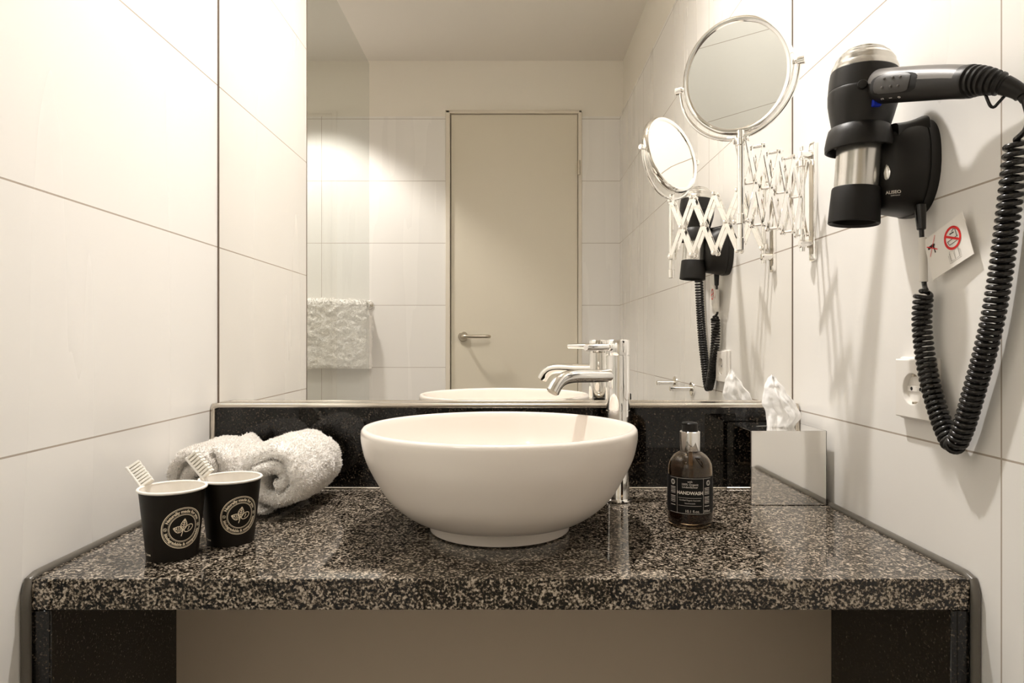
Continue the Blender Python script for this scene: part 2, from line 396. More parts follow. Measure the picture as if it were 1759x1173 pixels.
# ------------------------------------------------------------------ tap
TX, TY = .1768, 1.14 - DIST
t = thing('basin_tap', 'tall chrome single-lever tap standing behind the washbasin', 'tap', (TX, TY, CT))
r = .0197
b = B(); lathe(b, [(0, .0005), (.0235, .0005), (.024, .0015), (.0235, .0035), (r + .0003, .0045), (r, .006), (r, .150), (r - .0006, .1505), (r - .0006, .1515), (r, .152), (r, .2405), (0, .2405)], 64); obj('body', b, 'chrome', t)
b = B(); lathe(b, [(0, .2405), (r - .002, .2405), (r - .002, .242), (r - .0003, .2423), (r, .243), (r, .2655), (r - .0015, .268), (0, .268)], 64); obj('cap', b, 'chrome', t)
tip = Vector((.0644 - TX, 1.079 - 1.14, 0)); dr = tip.normalized(); L = tip.length
b = B(); hz = 1.03 - .0565 - CT
tube(b, smooth_path([dr * .010 + Vector((0, 0, hz)), dr * .05 + Vector((0, 0, hz)), dr * (L - .040) + Vector((0, 0, hz + .0005)), dr * (L - .020) + Vector((0, 0, hz - .003)), dr * (L - .008) + Vector((0, 0, hz - .011)), dr * L + Vector((0, 0, hz - .023))], 40), .0105, 28)
obj('spout', b, 'chrome', t)
b = B(); e = dr * L + Vector((0, 0, hz - .023)); dd = (dr * .008 + Vector((0, 0, -.012))).normalized()
cyl(b, e - dd * .001, e + dd * .0022, .0088, 28, .0005); cyl(b, e + dd * .001, e + dd * .0026, .0065, 24); obj('aerator', b, 'satin', t)
b = B(); hl = 1.03 - .0095 - CT; ld = Vector((-.059, -.042, 0)).normalized()
tube(b, [ld * .012 + Vector((0, 0, hl)), ld * .023 + Vector((0, 0, hl))], [.0085, .0072], 20)
tube(b, [ld * .020 + Vector((0, 0, hl)), ld * .070 + Vector((0, 0, hl)), ld * .0718 + Vector((0, 0, hl))], [.0058, .0058, .0048], 24)
obj('lever', b, 'chrome', t)

# ------------------------------------------------------------------ soap bottle
SX, SY = .258, .990 - DIST
t = thing('soap_bottle', 'brown pump bottle of handwash with a black label beside the basin', 'soap bottle', (SX, SY, CT))
R = .0318
prof = [(.0, .0006), (.026, .0006), (.0305, .002), (R, .006), (R, .083), (.0312, .090), (.0285, .0975), (.024, .103), (.018, .1065), (.0145, .108), (.0135, .110), (.0135, .116)]
po = [(0, .0006), (.026, .0006), (.0295, .0018), (.0314, .0045), (R, .008)] + [(R, z) for z in (.03, .055, .075)] + dense([(R, .079), (.0312, .087), (.0287, .0945), (.0242, .1005), (.0185, .1045), (.0148, .1062)], 3) + [(.0138, .108), (.0138, .116)]
pi_ = [(max(0, r_ - .0022), z_) for r_, z_ in po[::-1] if z_ > .008] + [(.0275, .0075), (.0, .0065)]
b = B(); lathe(b, po + pi_, 64); obj('glass_body', b, 'amber', t)
lq = [(0, .0075), (.027, .0082), (.0290, .0105), (.0290, .078), (.0283, .0855), (.0, .0855)]
b = B(); lathe(b, lq, 64); obj('liquid', b, 'soap', t)
b = B(); cyl(b, (.001, 0, .012), (.001, 0, .112), .0028, 12); obj('dip_tube', b, 'tube', t)
b = B(); lathe(b, [(0, .1072), (.0142, .1072), (.0146, .108), (.0146, .1345), (.0138, .1352), (0, .1352)], 48); obj('collar', b, 'chrome', t)
b = B(); lathe(b, [(0, .135), (.0112, .135), (.0114, .1365), (.0112, .1465), (.0100, .1478), (0, .148)], 40)
tube(b, smooth_path([(.004, .000, .1455), (-.004, -.004, .1462), (-.010, -.008, .1470), (-.0150, -.0115, .1472)], 12), [.0036] * 6 + [.0033, .0030, .0028, .0026, .0024, .0022], 14)
obj('pump_head', b, 'plastic_b', t)
vA = math.atan2(SX, .990)             # camera azimuth of the bottle, measured from -Y towards -X
def on_cyl(rad, az0, z0):
    def fn(x, y):
        a = az0 + x / rad; return Vector((rad * math.sin(a), -rad * math.cos(a), z0 + y))
    return fn
RL = R + .0003
LZ0, LZ1 = .0215, .0735
def band(bm, rad, a0, a1, z0, z1, n=48):
    lo = [bm.verts.new((rad * math.sin(a0 + (a1 - a0) * k / n), -rad * math.cos(a0 + (a1 - a0) * k / n), z0)) for k in range(n + 1)]
    hi = [bm.verts.new((v.co.x, v.co.y, z1)) for v in lo]
    for k in range(n): bm.faces.new((lo[k], lo[k + 1], hi[k + 1], hi[k]))
fa = -vA + math.radians(0)            # label faces the viewer
lb = B(); band(lb, RL, fa - 2.3, fa + 2.3, LZ0, LZ1, 72); lab_o = obj('label', lb, 'label', t)
b = B(); fn = on_cyl(RL + .0003, fa, 0)
def tx(bm, s, size, x, y, fn, al='CENTER', bold=0, sp=1): V, Fc = text2d(s, size, bold, al, sp); add2d(bm, ([(u + x, v + y) for u, v in V], Fc), fn)
tx(b, 'with', .0040, 0, .0665, fn); tx(b, '100% Organic', .0042, 0, .0625, fn); tx(b, 'Lindenflower', .0042, 0, .0588, fn)
tx(b, 'HANDWASH', .0064, 0, .0497, fn, bold=.0002, sp=1.02)
tx(b, 'Certified Organic Cosmetics', .0026, 0, .0408, fn); tx(b, 'Naturkosmetik', .0024, 0, .0366, fn)
tx(b, '10.1 fl.oz.', .0054, .0035, .0245, fn); tx(b, '300ml', .0050, .0262, .0245, fn)
for (z, a, c) in ((.0448, -.0165, .0165), (.0338, -.0165, .0165), (.0228, -.032, .034), (.0722, -.032, .034)):
    add2d(b, line2d([(a + (c - a) * k / 20, z) for k in range(21)], .00035), fn)
for x in (-.0185, .0195): add2d(b, line2d([(x, .0228), (x, .0722)], .00035), fn)
for x, z in ((-.0262, .0655), (.0285, .0655)):
    add2d(b, line2d(circ2d(x, z, .0034, 24), .0007, True), fn)
    add2d(b, line2d(circ2d(x, z, .0018, 12, .0026, rot=.4), .0006, True), fn)
random.seed(3)
for sx, x0 in ((-1, -.0305), (1, .0215)):
    for k in range(13):
        z = .0585 - k * .0021
        if k % 6 == 5: continue
        add2d(b, line2d([(x0 + .009 * j / 6, z) for j in range(7)], .0006 if k % 3 else .0009), fn)
obj('lettering', b, 'label_ink', lab_o)

# ------------------------------------------------------------------ chrome tissue box with tissue
QX0, QX1 = .386, .509; QY0, QY1 = 1.104 - DIST, -.0405
t = thing('tissue_box', 'chrome cube tissue box in the right rear corner of the countertop', 'tissue box', ((QX0 + QX1) / 2, (QY0 + QY1) / 2, CT))
hx, hy, H = (QX1 - QX0) / 2, (QY1 - QY0) / 2, .1205
b = B()
sl = (.032, .011)
def rect(x, y, z): return [b.verts.new((sx * x, sy * y, z)) for sx, sy in ((-1, -1), (1, -1), (1, 1), (-1, 1))]
def ov(x, y, z, n=32):
    o_ = []
    for k in range(n):
        a = 2 * PI * (k + .5) / n - 3 * PI / 4 - PI / n; ca, sa = math.cos(a), math.sin(a)
        o_.append(b.verts.new((x * ca, y * sa, z)))
    return o_
box(b, (-hx, -hy, .0006), (-hx + .0015, hy, H), .0004, 1); box(b, (hx - .0015, -hy, .0006), (hx, hy, H), .0004, 1)
box(b, (-hx, -hy, .0006), (hx, -hy + .0015, H), .0004, 1); box(b, (-hx, hy - .0015, .0006), (hx, hy, H), .0004, 1)
n = 48; oz = []
for zz_ in (H, H - .0015):
    o_ring = []; i_ring = []
    for k in range(n):
        a = 2 * PI * k / n; ca, sa = math.cos(a), math.sin(a); s = 1 / max(abs(ca), abs(sa))
        o_ring.append(b.verts.new((hx * .999 * ca * s, hy * .999 * sa * s, zz_))); i_ring.append(b.verts.new((sl[0] * ca, sl[1] * sa, zz_)))
    for k in range(n):
        k2 = (k + 1) % n; b.faces.new((o_ring[k], o_ring[k2], i_ring[k2], i_ring[k]))
    oz.append(i_ring)
for k in range(n):
    k2 = (k + 1) % n; b.faces.new((oz[0][k], oz[0][k2], oz[1][k2], oz[1][k]))
obj('cover', b, 'chrome', t, smooth=False)
# tissue: crumpled folded sheet rising from the slot
nu, nv = 60, 140; V = []
def interp(t_, tab):
    for (a0, b0), (a1, b1) in zip(tab, tab[1:]):
        if t_ <= a1: f = (t_ - a0) / (a1 - a0); f = f * f * (3 - 2 * f); return b0 + (b1 - b0) * f
    return tab[-1][1]
LT = [(0, -.017), (.15, -.019), (.35, -.019), (.55, -.026), (.8, -.023), (.93, -.018), (1, -.011)]
RT = [(0, .020), (.15, .026), (.32, .036), (.5, .028), (.75, .011), (.93, -.002), (1, -.007)]
DT = [(0, .012), (.3, .024), (.6, .019), (.85, .011), (1, .0025)]
def tri(v): v = v / (2 * PI) % 1; return 4 * abs(v - .5) - 1
for i in range(nu):
    s = i / (nu - 1); xl, xr, yd = interp(s, LT), interp(s, RT), interp(s, DT)
    for k in range(nv):
        a = 2 * PI * k / nv; cx_ = (xl + xr) / 2; hw_ = (xr - xl) / 2
        fold = 1 + (.22 * tri(5 * a + 3.2 * s + .7) + .10 * tri(9 * a - 4.1 * s) + .10 * tri(3 * a + 7 * s)) * (1 - .6 * abs(math.cos(a)) ** 3)
        x = cx_ + hw_ * math.cos(a) * (1 + (fold - 1) * .35); y = yd * math.sin(a) * fold * 1.05
        z = .0865 * s * (1 + .05 * tri(4 * a + 2) * s) - .010 * (1 - s)
        q_ = Vector((x, y, z)); cr = (abs(noise.noise(q_ * 60)) - .2) * .003 * min(1, 3 * s) * (1 - .5 * s)
        V.append((x + cr * math.cos(a) * .6, y + cr * math.sin(a) * 1.3, z + noise.noise(q_ * 40) * .001 * s))
Fc = grid_faces(nu, nv) + [tuple(range((nu - 1) * nv, nu * nv))]
o = obj_np('tissue', V, Fc, 'paper', angle=14)
o.location = ((QX0 + QX1) / 2 + .004, (QY0 + QY1) / 2 - .006, CT + H - .002)
tag(o, 'white crumpled paper tissue sticking up out of the chrome box', 'tissue')

# ------------------------------------------------------------------ paper cups and toothbrushes
CUP_H = .0852
def cup_r(z): return .0292 + (.0380 - .0292) * z / CUP_H
def make_cup(label, loc, az):
    t = thing('paper_cup', label, 'cup', loc, group='paper cups')
    b = B(); lathe(b, [(0, .0005), (.0295, .0005), (cup_r(.003), .003)] + [(cup_r(z), z) for z in (.02, .045, .07, .082)] + [(cup_r(z) - .0004, z) for z in (.082, .07, .045, .02, .006)] + [(0, .006)], 64); body = obj('cup_wall', b, 'cup', t)
    b = B(); lathe(b, [(cup_r(z) - .0008, z) for z in (.0850, .07, .045, .02, .0075)] + [(0, .0075), (0, .0068)] + [(cup_r(z) - .0007, z) for z in (.0068, .02, .045, .07, .0850)], 64); obj('lining', b, 'cup_white', t)
    b = B(); tube(b, [((.0384) * math.cos(2 * PI * k / 64), .0384 * math.sin(2 * PI * k / 64), .0842) for k in range(64)], .0017, 10, closed=True); obj('rim', b, 'cup_white', t)
    b = B(); z0 = .0405
    def fn(x, y):
        z = z0 + y; rr = cup_r(z) + .00035; a = az + x / rr; return Vector((rr * math.sin(a), -rr * math.cos(a), z))
    RO, RI = .0245, .0160
    for rr, w_ in ((RO, .0009), (RO - .0014, .0004), (RI, .0007), (RI + .0012, .0003)): add2d(b, line2d(circ2d(0, 0, rr, 72), w_, True), fn)
    Rb = .0186; V, Fc = text2d('Naturally made for you', .0048, .00018); W = max(v[0] for v in V)
    add2d(b, ([((Rb + y) * math.sin(x / Rb), (Rb + y) * math.cos(x / Rb)) for x, y in V], Fc), fn)
    Rb = .0217; V, Fc = text2d('biodegradable & compostable', .0048, .00018)
    add2d(b, ([((Rb - y) * math.sin(x / Rb), -(Rb - y) * math.cos(x / Rb)) for x, y in V], Fc), fn)
    for sgn in (-1, 1):
        add2d(b, line2d(circ2d(sgn * .0203, 0, .0019, 20), .0004, True), fn); add2d(b, line2d(circ2d(sgn * .0203, 0, .0006, 10, .0012, rot=.5), .0004, True), fn)
    # three leaves, one of them a ring with a curl
    def leaf(cx, cy, ang, ln, wd):
        pts = []
        for k in range(25):
            s = k / 24; pts.append((ln * s, wd * math.sin(PI * s ** .8)))
        for k in range(24, -1, -1):
            s = k / 24; pts.append((ln * s, -wd * math.sin(PI * s ** .8)))
        tr = lambda p: (cx + p[0] * math.cos(ang) - p[1] * math.sin(ang), cy + p[0] * math.sin(ang) + p[1] * math.cos(ang))
        add2d(b, line2d([tr(p) for p in pts], .0009), fn); add2d(b, line2d([tr((-.001, 0)), tr((ln * .95, 0))], .0008), fn)
        for s in (.22, .40, .58, .74):
            for sg in (-1, 1): add2d(b, line2d([tr((ln * s, 0)), tr((ln * (s + .16), sg * wd * .82 * math.sin(PI * min(.97, s + .16) ** .8)))], .00070), fn)
    leaf(-.0005, -.0025, math.radians(82), .0135, .0036); leaf(-.001, -.003, math.radians(160), .0112, .0038)
    add2d(b, line2d(circ2d(.0062, -.0012, .0058, 30, .0036, rot=.5), .0010, True), fn)
    add2d(b, line2d([(.0052, -.0035), (.0062, -.001), (.0074, .0008), (.0060, .0004)], .0009), fn)
    add2d(b, line2d([(-.0006, -.003), (-.0016, -.007), (-.0024, -.0098)], .0010), fn)
    # small mark near the foot
    az2 = az - 1.42
    def fn2(x, y):
        z = .0075 + y; rr = cup_r(z) + .00035; a = az2 + x / rr; return Vector((rr * math.sin(a), -rr * math.cos(a), z))
    add2d(b, line2d(circ2d(-.0035, .0012, .0014, 20), .0004, True), fn2); add2d(b, text2d('one', .0042, .0001, 'LEFT'), lambda x, y: fn2(x - .0014, y))
    obj('print', b, 'gold', body)
    return t
cupA = Vector((-.4205, .846 - DIST, CT)); cupB = Vector((-.3735, .907 - DIST, CT))
make_cup('dark brown paper cup nearest the front left corner of the countertop', cupA, math.radians(47))
make_cup('dark brown paper cup standing closer to the rolled towels', cupB, math.radians(43))

def toothbrush(label, base, neck, tip, bristle_dir):
    base, neck, tip = Vector(base), Vector(neck), Vector(tip)
    t = thing('toothbrush', label, 'toothbrush', base, group='toothbrushes'); neck = neck - base; tip = tip - base
    ax = (tip - neck).normalized(); bd = Vector(bristle_dir); bd = (bd - ax * bd.dot(ax)).normalized(); sd = ax.cross(bd)
    b = B(); tube(b, smooth_path([(0, 0, 0), neck * .5, neck, neck + ax * .006], 16), [.0036] * 10 + [.0032, .0028, .0024, .0022, .0022, .0022], 12); obj('handle', b, 'plastic_w', t)
    m = Matrix((ax, sd, bd)).transposed().to_4x4(); m.translation = neck
    Lh = (tip - neck).length
    b = B(); box(b, (0, -.0055, -.002), (Lh, .0055, .0018), .0016, 2, m); obj('head', b, 'plastic_w', t)
    b = B(); nr = 8
    for i in range(nr):
        for j in range(3):
            x = Lh * .12 + (Lh * .80) * i / (nr - 1); y = (j - 1) * .0034
            box(b, (x - .00150, y - .0016, .0015), (x + .00150, y + .0016, .0150 + .0006 * ((i + j) % 2)), .0003, 1, m)
    obj('bristles', b, 'bristle', t)
# positions in the two cups
toothbrush('white toothbrush leaning out of the cup nearest the front left corner', cupA + Vector((.012, -.006, .0095)), P(247, 841, .852), P(219, 803, .858), Vector((.85, .35, .45)))
toothbrush('white toothbrush leaning out of the cup beside the rolled towels', cupB + Vector((.010, -.008, .0095)), P(354, 824, .902), P(322, 785, .905), Vector((.85, -.05, .50)))

# ------------------------------------------------------------------ towels
def fuzz(V, Fc, count, ln, wd, seed, lean=.6):
    """short terry loops standing on the pile, as small bent blades spread evenly over the faces"""
    rng = np.random.default_rng(seed); V = np.asarray(V, float); Q = np.array([f for f in Fc if len(f) == 4])
    A, Bq, Cq, Dq = (V[Q[:, i]] for i in range(4)); nr_ = np.cross(Cq - A, Dq - Bq); ar = np.linalg.norm(nr_, axis=1) + 1e-12; nr_ /= ar[:, None]
    idx = rng.choice(len(Q), count, p=ar / ar.sum()); u, v = rng.random(count)[:, None], rng.random(count)[:, None]
    p = (A[idx] * (1 - u) + Bq[idx] * u) * (1 - v) + (Dq[idx] * (1 - u) + Cq[idx] * u) * v; n = nr_[idx]
    d = n + rng.normal(size=(count, 3)) * lean; d /= np.linalg.norm(d, axis=1)[:, None]
    s = np.cross(d, rng.normal(size=(count, 3))); s /= np.linalg.norm(s, axis=1)[:, None] + 1e-9
    l = ln * rng.uniform(.5, 1.2, count)[:, None]; w2 = wd * .5
    d2 = d + rng.normal(size=(count, 3)) * .7; d2 /= np.linalg.norm(d2, axis=1)[:, None]
    a = p - s * w2 - n * .0008; b_ = p + s * w2 - n * .0008; c = p + d * l * .6 + s * w2; e = p + d * l * .6 - s * w2; f = p + d * l * .6 + d2 * l * .45
    VV = np.stack([a, b_, c, e, f], 1).reshape(-1, 3); Fo = []
    for i in range(count): k = 5 * i; Fo += [(k, k + 1, k + 2, k + 3), (k + 3, k + 2, k + 4)]
    return VV, Fo
def mesh_normals(V, Fc):
    me = bpy.data.meshes.new('tmp'); me.from_pydata([tuple(v) for v in V], [], Fc); me.update()
    nn = np.empty(len(V) * 3, dtype=np.float32); me.vertex_normals.foreach_get('vector', nn); bpy.data.meshes.remove(me); return nn.reshape(-1, 3)
def towel_roll(label, cx, cy, ang, R=.060, Lh=.088, seed=1, turns=1.9, start=.6):
    """a sheet rolled into a spiral; the sheet has a thick soft edge"""
    ns, V = 320, []; th = R * .40
    prof = []                                            # band cross-section: rounded slab, evenly spaced
    for k in range(22): prof.append((-.88 + 1.76 * k / 21, 1))
    for k in range(1, 8): a = PI / 2 - PI * k / 8; prof.append((.88 + .12 * math.cos(a), math.sin(a)))
    for k in range(22): prof.append((.88 - 1.76 * k / 21, -1))
    for k in range(1, 8): a = -PI / 2 - PI * k / 8; prof.append((-.88 + .12 * math.cos(a), math.sin(a)))
    nc = len(prof); rng = random.Random(seed); o1, o2, o3 = rng.random() * 9, rng.random() * 9, rng.random() * 9
    tot = turns * 2 * PI
    for i in range(ns):
        u = i / (ns - 1); a = start + tot * u
        r0 = .0085 + (R - th * .5 - .0085) * min(1, u * 1.02) ** .88
        tt = th * (.66 + .34 * u) * (1 if u < .95 else max(.25, (1 - u) / .05))
        inset = -.005 * (1 - u) + .004 * math.sin(a * .9 + o1); hl = Lh + .003 * math.sin(a * 1.6 + o3) - .004 * (1 - u)
        for (pa, pr_) in prof:
            ax = pa * hl; rr = r0 + pr_ * tt * .5; e_ = abs(pa)
            if u > .45: rr -= (.016 * max(0, e_ - .45) ** 2.2) * (pr_ > -.5)
            V.append((rr * math.cos(a), ax + inset, rr * math.sin(a)))
    V = np.array(V)
    for i in range(len(V)):
        q = Vector(V[i]); g = noise.noise(q * 30 + Vector((seed, 0, 0))) * .0040 + noise.noise(q * 90) * .0018 + noise.noise(q * 300) * .0012
        rad = Vector((q.x, 0, q.z)); rad = rad.normalized() if rad.length > 1e-5 else rad
        V[i] += np.array((rad.x * g, g * .8, rad.z * g))
    V[:, 2] = np.where(V[:, 2] < -R * .88, -R * .88 + (V[:, 2] + R * .88) * .35, V[:, 2])   # sags onto the counter
    Fc = grid_faces(ns, nc) + [tuple(range(nc))[::-1], tuple(range((ns - 1) * nc, ns * nc))]
    me_n = mesh_normals(V, Fc); i = ns // 2 * nc + 10; out = V[i][0] * me_n[i][0] + V[i][2] * me_n[i][2] > 0
    A, Bq, Cq, Dq = (V[np.array([Fc[ns // 2 * nc + 10][k]])][0] for k in range(4)); fn_ = np.cross(Cq - A, Dq - Bq); cen = A
    if (cen[0] * fn_[0] + cen[2] * fn_[2]) < 0: Fc = [f[::-1] for f in Fc]
    FV, FF = fuzz(V, Fc, 60000, .0036, .0010, seed)
    base = len(V); Vall = np.vstack([V, FV]); Fall = Fc + [tuple(base + q for q in f) for f in FF]
    Vall[:, 2] -= Vall[:, 2].min()
    o = obj_np('rolled_towel', Vall, Fall, 'towel'); o.location = (cx, cy, CT + .0008); o.rotation_euler = (0, 0, ang)
    tag(o, label, 'towel', 'rolled towels'); return o
def mid(x0, z0, x1, z1): return ((x0 + x1) / 2, (z0 + z1) / 2 - DIST), math.atan2(-(x1 - x0), (z1 - z0))
(cx, cy), an = mid(-.356, 1.006, -.339, 1.190)
towel_roll('white fluffy rolled towel on the counter nearest the washbasin', cx, cy, an, R=.0650, Lh=.088, seed=4, start=-1.2)
(cx, cy), an = mid(-.4805, 1.035, -.4795, 1.200)
towel_roll('white fluffy rolled towel on the counter against the left wall', cx, cy, an, R=.0630, Lh=.082, seed=11, start=1.7)

# towel rail and hanging towel on the door-side wall
RZ = 1.03 + (586.5 - 523) * 3.23 / F; RY = WB + .068
t = thing('towel_rail', 'chrome towel rail on the tiled wall behind the glass screen', 'towel rail', (-.68, WB, RZ))
b = B(); cyl(b, (-.60, .068, 0), (.0, .068, 0), .0085, 20, .001); obj('bar', b, 'chrome', t)
for x in (-.008, -.56):
    b = B(); cyl(b, (x, -.001, 0), (x, .006, 0), .021, 28, .0015); cyl(b, (x, .004, 0), (x, .062, 0), .0075, 18); cyl(b, (x, .052, 0), (x, .079, 0), .0125, 24, .002); obj('bracket', b, 'chrome', t)
x0, x1 = -1.035, -.685
nv_, nu_ = 70, 130; V = []; th = .016; path = []
Lf, Lb_ = .295, .30; rb = .019
for i in range(nu_):                                       # sheet over the bar: front drop, bend, back drop
    s = i / (nu_ - 1); tot = Lf + PI * rb + Lb_; q = s * tot
    if q < Lf: path.append((rb, -(Lf - q), 1, 0))
    elif q < Lf + PI * rb: a = (q - Lf) / rb; path.append((rb * math.cos(a), rb * math.sin(a), math.cos(a), math.sin(a)))
    else: path.append((-rb, -(q - Lf - PI * rb), -1, 0))
sheet = []
for side in (1, -1):
    for (py_, pz_, ny_, nz_) in path:
        for k in range(nv_):
            u = k / (nv_ - 1); back = py_ < 0
            xx = x0 + (x1 + (.018 if back and pz_ < -.05 else 0) - x0) * u
            edge = max(0, 1 - min(u, 1 - u) * 16); thk = th * .5 * (1 - .75 * edge ** 2)
            if pz_ < -min(Lf, Lb_) + .01: thk *= .6
            g = noise.noise(Vector((xx * 28, pz_ * 38, side))) * .005 + noise.noise(Vector((xx * 90, pz_ * 120, side + 5))) * .006
            off = side * (thk + (g if side > 0 else -g * .3))
            sheet.append((xx + noise.noise(Vector((pz_ * 20, 3, 1))) * .004, RY + py_ + ny_ * off, RZ + pz_ * (1 + .04 * (1 - u) * (pz_ < -.1)) + nz_ * off + .004 * math.sin(u * 5)))
A = nu_ * nv_
Fc = grid_faces(nu_, nv_, False) + [tuple(A + q for q in f[::-1]) for f in grid_faces(nu_, nv_, False)]
for k in range(nv_ - 1):
    Fc.append((k, A + k, A + k + 1, k + 1)); e_ = (nu_ - 1) * nv_; Fc.append((e_ + k, e_ + k + 1, A + e_ + k + 1, A + e_ + k))
for i in range(nu_ - 1):
    Fc.append((i * nv_, (i + 1) * nv_, A + (i + 1) * nv_, A + i * nv_)); e_ = nv_ - 1
    Fc.append((i * nv_ + e_, A + i * nv_ + e_, A + (i + 1) * nv_ + e_, (i + 1) * nv_ + e_))
sheet = np.array(sheet); org = np.array([x0, RY, RZ - .3])
gf = grid_faces(nu_, nv_, False); q_ = [sheet[i] for i in gf[10 * nv_ + 5]]
if np.cross(q_[2] - q_[0], q_[3] - q_[1])[1] < 0: gf = [f[::-1] for f in gf]
FV, FF = fuzz(sheet, gf, 24000, .0060, .0024, 5, .9)
base = len(sheet); Vall = np.vstack([sheet, FV]) - org
o = obj_np('hanging_towel', Vall, Fc + [tuple(base + q for q in f) for f in FF], 'towel'); o.location = org
tag(o, 'white fluffy towel hanging folded over the chrome rail, seen in the mirror', 'towel')

# glass shower screen
t = thing('shower_screen', 'clear glass shower screen beside the hanging towel', 'shower screen', (-.583, -1.035, .05))
b = B(); box(b, (-.0005, -.486, 0), (.0005, .486, 2.115)); obj('glass_pane', b, 'pane', t, smooth=False)
b = B(); box(b, (-.008, .480, 0), (.008, .487, 2.115), .001, 1); obj('wall_profile', b, 'satin', t)
b = B(); box(b, (-1.5, -1.55, 0), (-.57, -.548, .05), .004); struct('floor_shower_tray', b, 'ceramic')

# chrome wall hooks seen in the mirror
for (yy, zz, ln, lab) in ((-.902, .899, .050, 'short chrome wall hook on the right wall, the one closer to the door'), (-.700, .894, .055, 'short chrome wall hook on the right wall, the one below the hair dryer cord')):
    t = thing('wall_hook', lab, 'hook', (WR, yy, zz), group='chrome wall hooks')
    b = B(); cyl(b, (.001, 0, 0), (-.006, 0, 0), .021, 28, .0015); obj('rosette', b, 'chrome', t)
    b = B(); cyl(b, (-.004, 0, 0), (-ln - .012, 0, 0), .0068, 20, .001); cyl(b, (-ln, 0, 0), (-ln - .004, 0, 0), .0076, 20, .0005); obj('peg', b, 'chrome', t)
t = thing('wall_fixture', 'small black-capped chrome fixture low on the right wall near the door', 'wall fixture', (WR, -1.62, .76))
b = B(); cyl(b, (.001, 0, 0), (-.006, 0, 0), .018, 20, .001); cyl(b, (-.004, 0, 0), (-.045, 0, 0), .006, 14); obj('mount', b, 'chrome', t)
b = B(); cyl(b, (-.046, 0, -.06), (-.046, 0, .035), .009, 16, .001); obj('black_cap', b, 'plastic_b', t)

# ------------------------------------------------------------------ extending cosmetic mirror
AX = WR
t = thing('cosmetic_mirror', 'round chrome magnifying mirror on a scissor arm fixed to the right wall', 'cosmetic mirror', (WR, 1.176 - DIST, EYE + .25))
org = Vector(t.location)
def q(x, z, h): return Vector((x, z - DIST, EYE + h)) - org
zb = 1.177
b = B()
vs = box(b, (-.0055, -.0115, -.112), (.0005, .0115, .093), .0052, 3)
obj('wall_plate', b, 'chrome', t)
b = B(); box(b, (-.0062, -.0065, -.10), (-.0054, .0065, .06), .0004, 1); obj('wall_plate_inlay', b, 'satin', t)
rod0 = Vector((.500, 0, 0))
for h in (.322, .168):
    b = B(); cyl(b, q(WR - .003, zb, h), q(.495, 1.176, h), .0072, 24, .001); obj('bracket_arm', b, 'chrome', t)
b = B(); tube(b, [q(.500, 1.176, .155), q(.500, 1.176, .335)], .0042, 16); cyl(b, q(.500, 1.176, .300), q(.500, 1.176, .312), .0075, 20, .001); cyl(b, q(.500, 1.176, .182), q(.500, 1.176, .194), .0075, 20, .001); obj('wall_rod', b, 'chrome', t)
N0 = Vector((.3500, 1.040, 0)); N1 = Vector((.5000, 1.176, 0)); nseg = 4
def along(s): v = N0.lerp(N1, s); return v.x, v.y
dirv = Vector((N1.x - N0.x, N1.y - N0.y, 0)).normalized(); nrm = Vector((-dirv.y, dirv.x, 0))
hm, hh = .2455, .0615
def bar(bm, p, qq, off):
    p = p + nrm * off; qq = qq + nrm * off; d_ = (qq - p).normalized(); side = nrm; up = d_.cross(side)
    m = Matrix((d_, side, up)).transposed().to_4x4(); m.translation = p
    box(bm, (-.004, -.0009, -.0042), ((qq - p).length + .004, .0009, .0042), .0006, 1, m)
for lay, off in ((0, -.0085), (1, .0085)):
    for i in range(nseg):
        s0, s1 = i / nseg, (i + 1) / nseg
        a0 = along(s0); a1 = along(s1)
        for kk, (h0, h1) in enumerate(((hm - hh, hm + hh), (hm + hh, hm - hh))):
            b = B(); bar(b, q(a0[0], a0[1], h0), q(a1[0], a1[1], h1), off + (.0011 if kk else -.0011)); obj('scissor_bar', b, 'chrome', t, angle=30)
def pin(p, rr_):
    b = B(); cyl(b, p - nrm * .0125, p + nrm * .0125, .0025, 12)
    lathe(b, [(0, -.0138), (rr_ - .001, -.0136), (rr_, -.013), (rr_, -.0108), (.0025, -.0105), (.0025, .0105), (rr_, .0108), (rr_, .013), (rr_ - .001, .0136), (0, .0138)], 16, axis_mtx(p, nrm)); obj('pivot_pin', b, 'chrome', t)
for i in range(nseg + 1):
    a0 = along(i / nseg)
    for h in (hm - hh, hm + hh): pin(q(a0[0], a0[1], h), .0046)
    if i < nseg:
        a0 = along((i + .5) / nseg); pin(q(a0[0], a0[1], hm), .0042)
RXh, RZh = .3485, 1.0400
b = B(); cyl(b, q(RXh, RZh, .140), q(RXh, RZh, .322), .0052, 20, .0008); cyl(b, q(RXh, RZh, .138), q(RXh, RZh, .158), .0064, 20, .001); cyl(b, q(RXh, RZh, .178), q(RXh, RZh, .194), .0072, 20, .001); cyl(b, q(RXh, RZh, .298), q(RXh, RZh, .310), .0066, 20, .001)
obj('mirror_rod', b, 'chrome', t)
Cc = q(.3445, 1.046, .4055); nd = Vector((.627, .751, .207)).normalized(); ud = Vector((.768, -.641, 0)).normalized()
b = B(); lathe(b, [(.0765, -.0062), (.079, -.0082), (.0825, -.0086), (.0855, -.0055), (.0865, 0), (.0855, .0055), (.0825, .0086), (.079, .0082), (.0765, .0062)], 96, axis_mtx(Cc, nd), close=True); obj('disc_rim', b, 'chrome', t)
b = B(); lathe(b, [(0, -.0060), (.0775, -.0060), (.0775, .0045), (.06, .0028), (.03, .0018), (0, .0015)], 96, axis_mtx(Cc, nd)); obj('mirror_disc', b, 'mirror', t, angle=80)
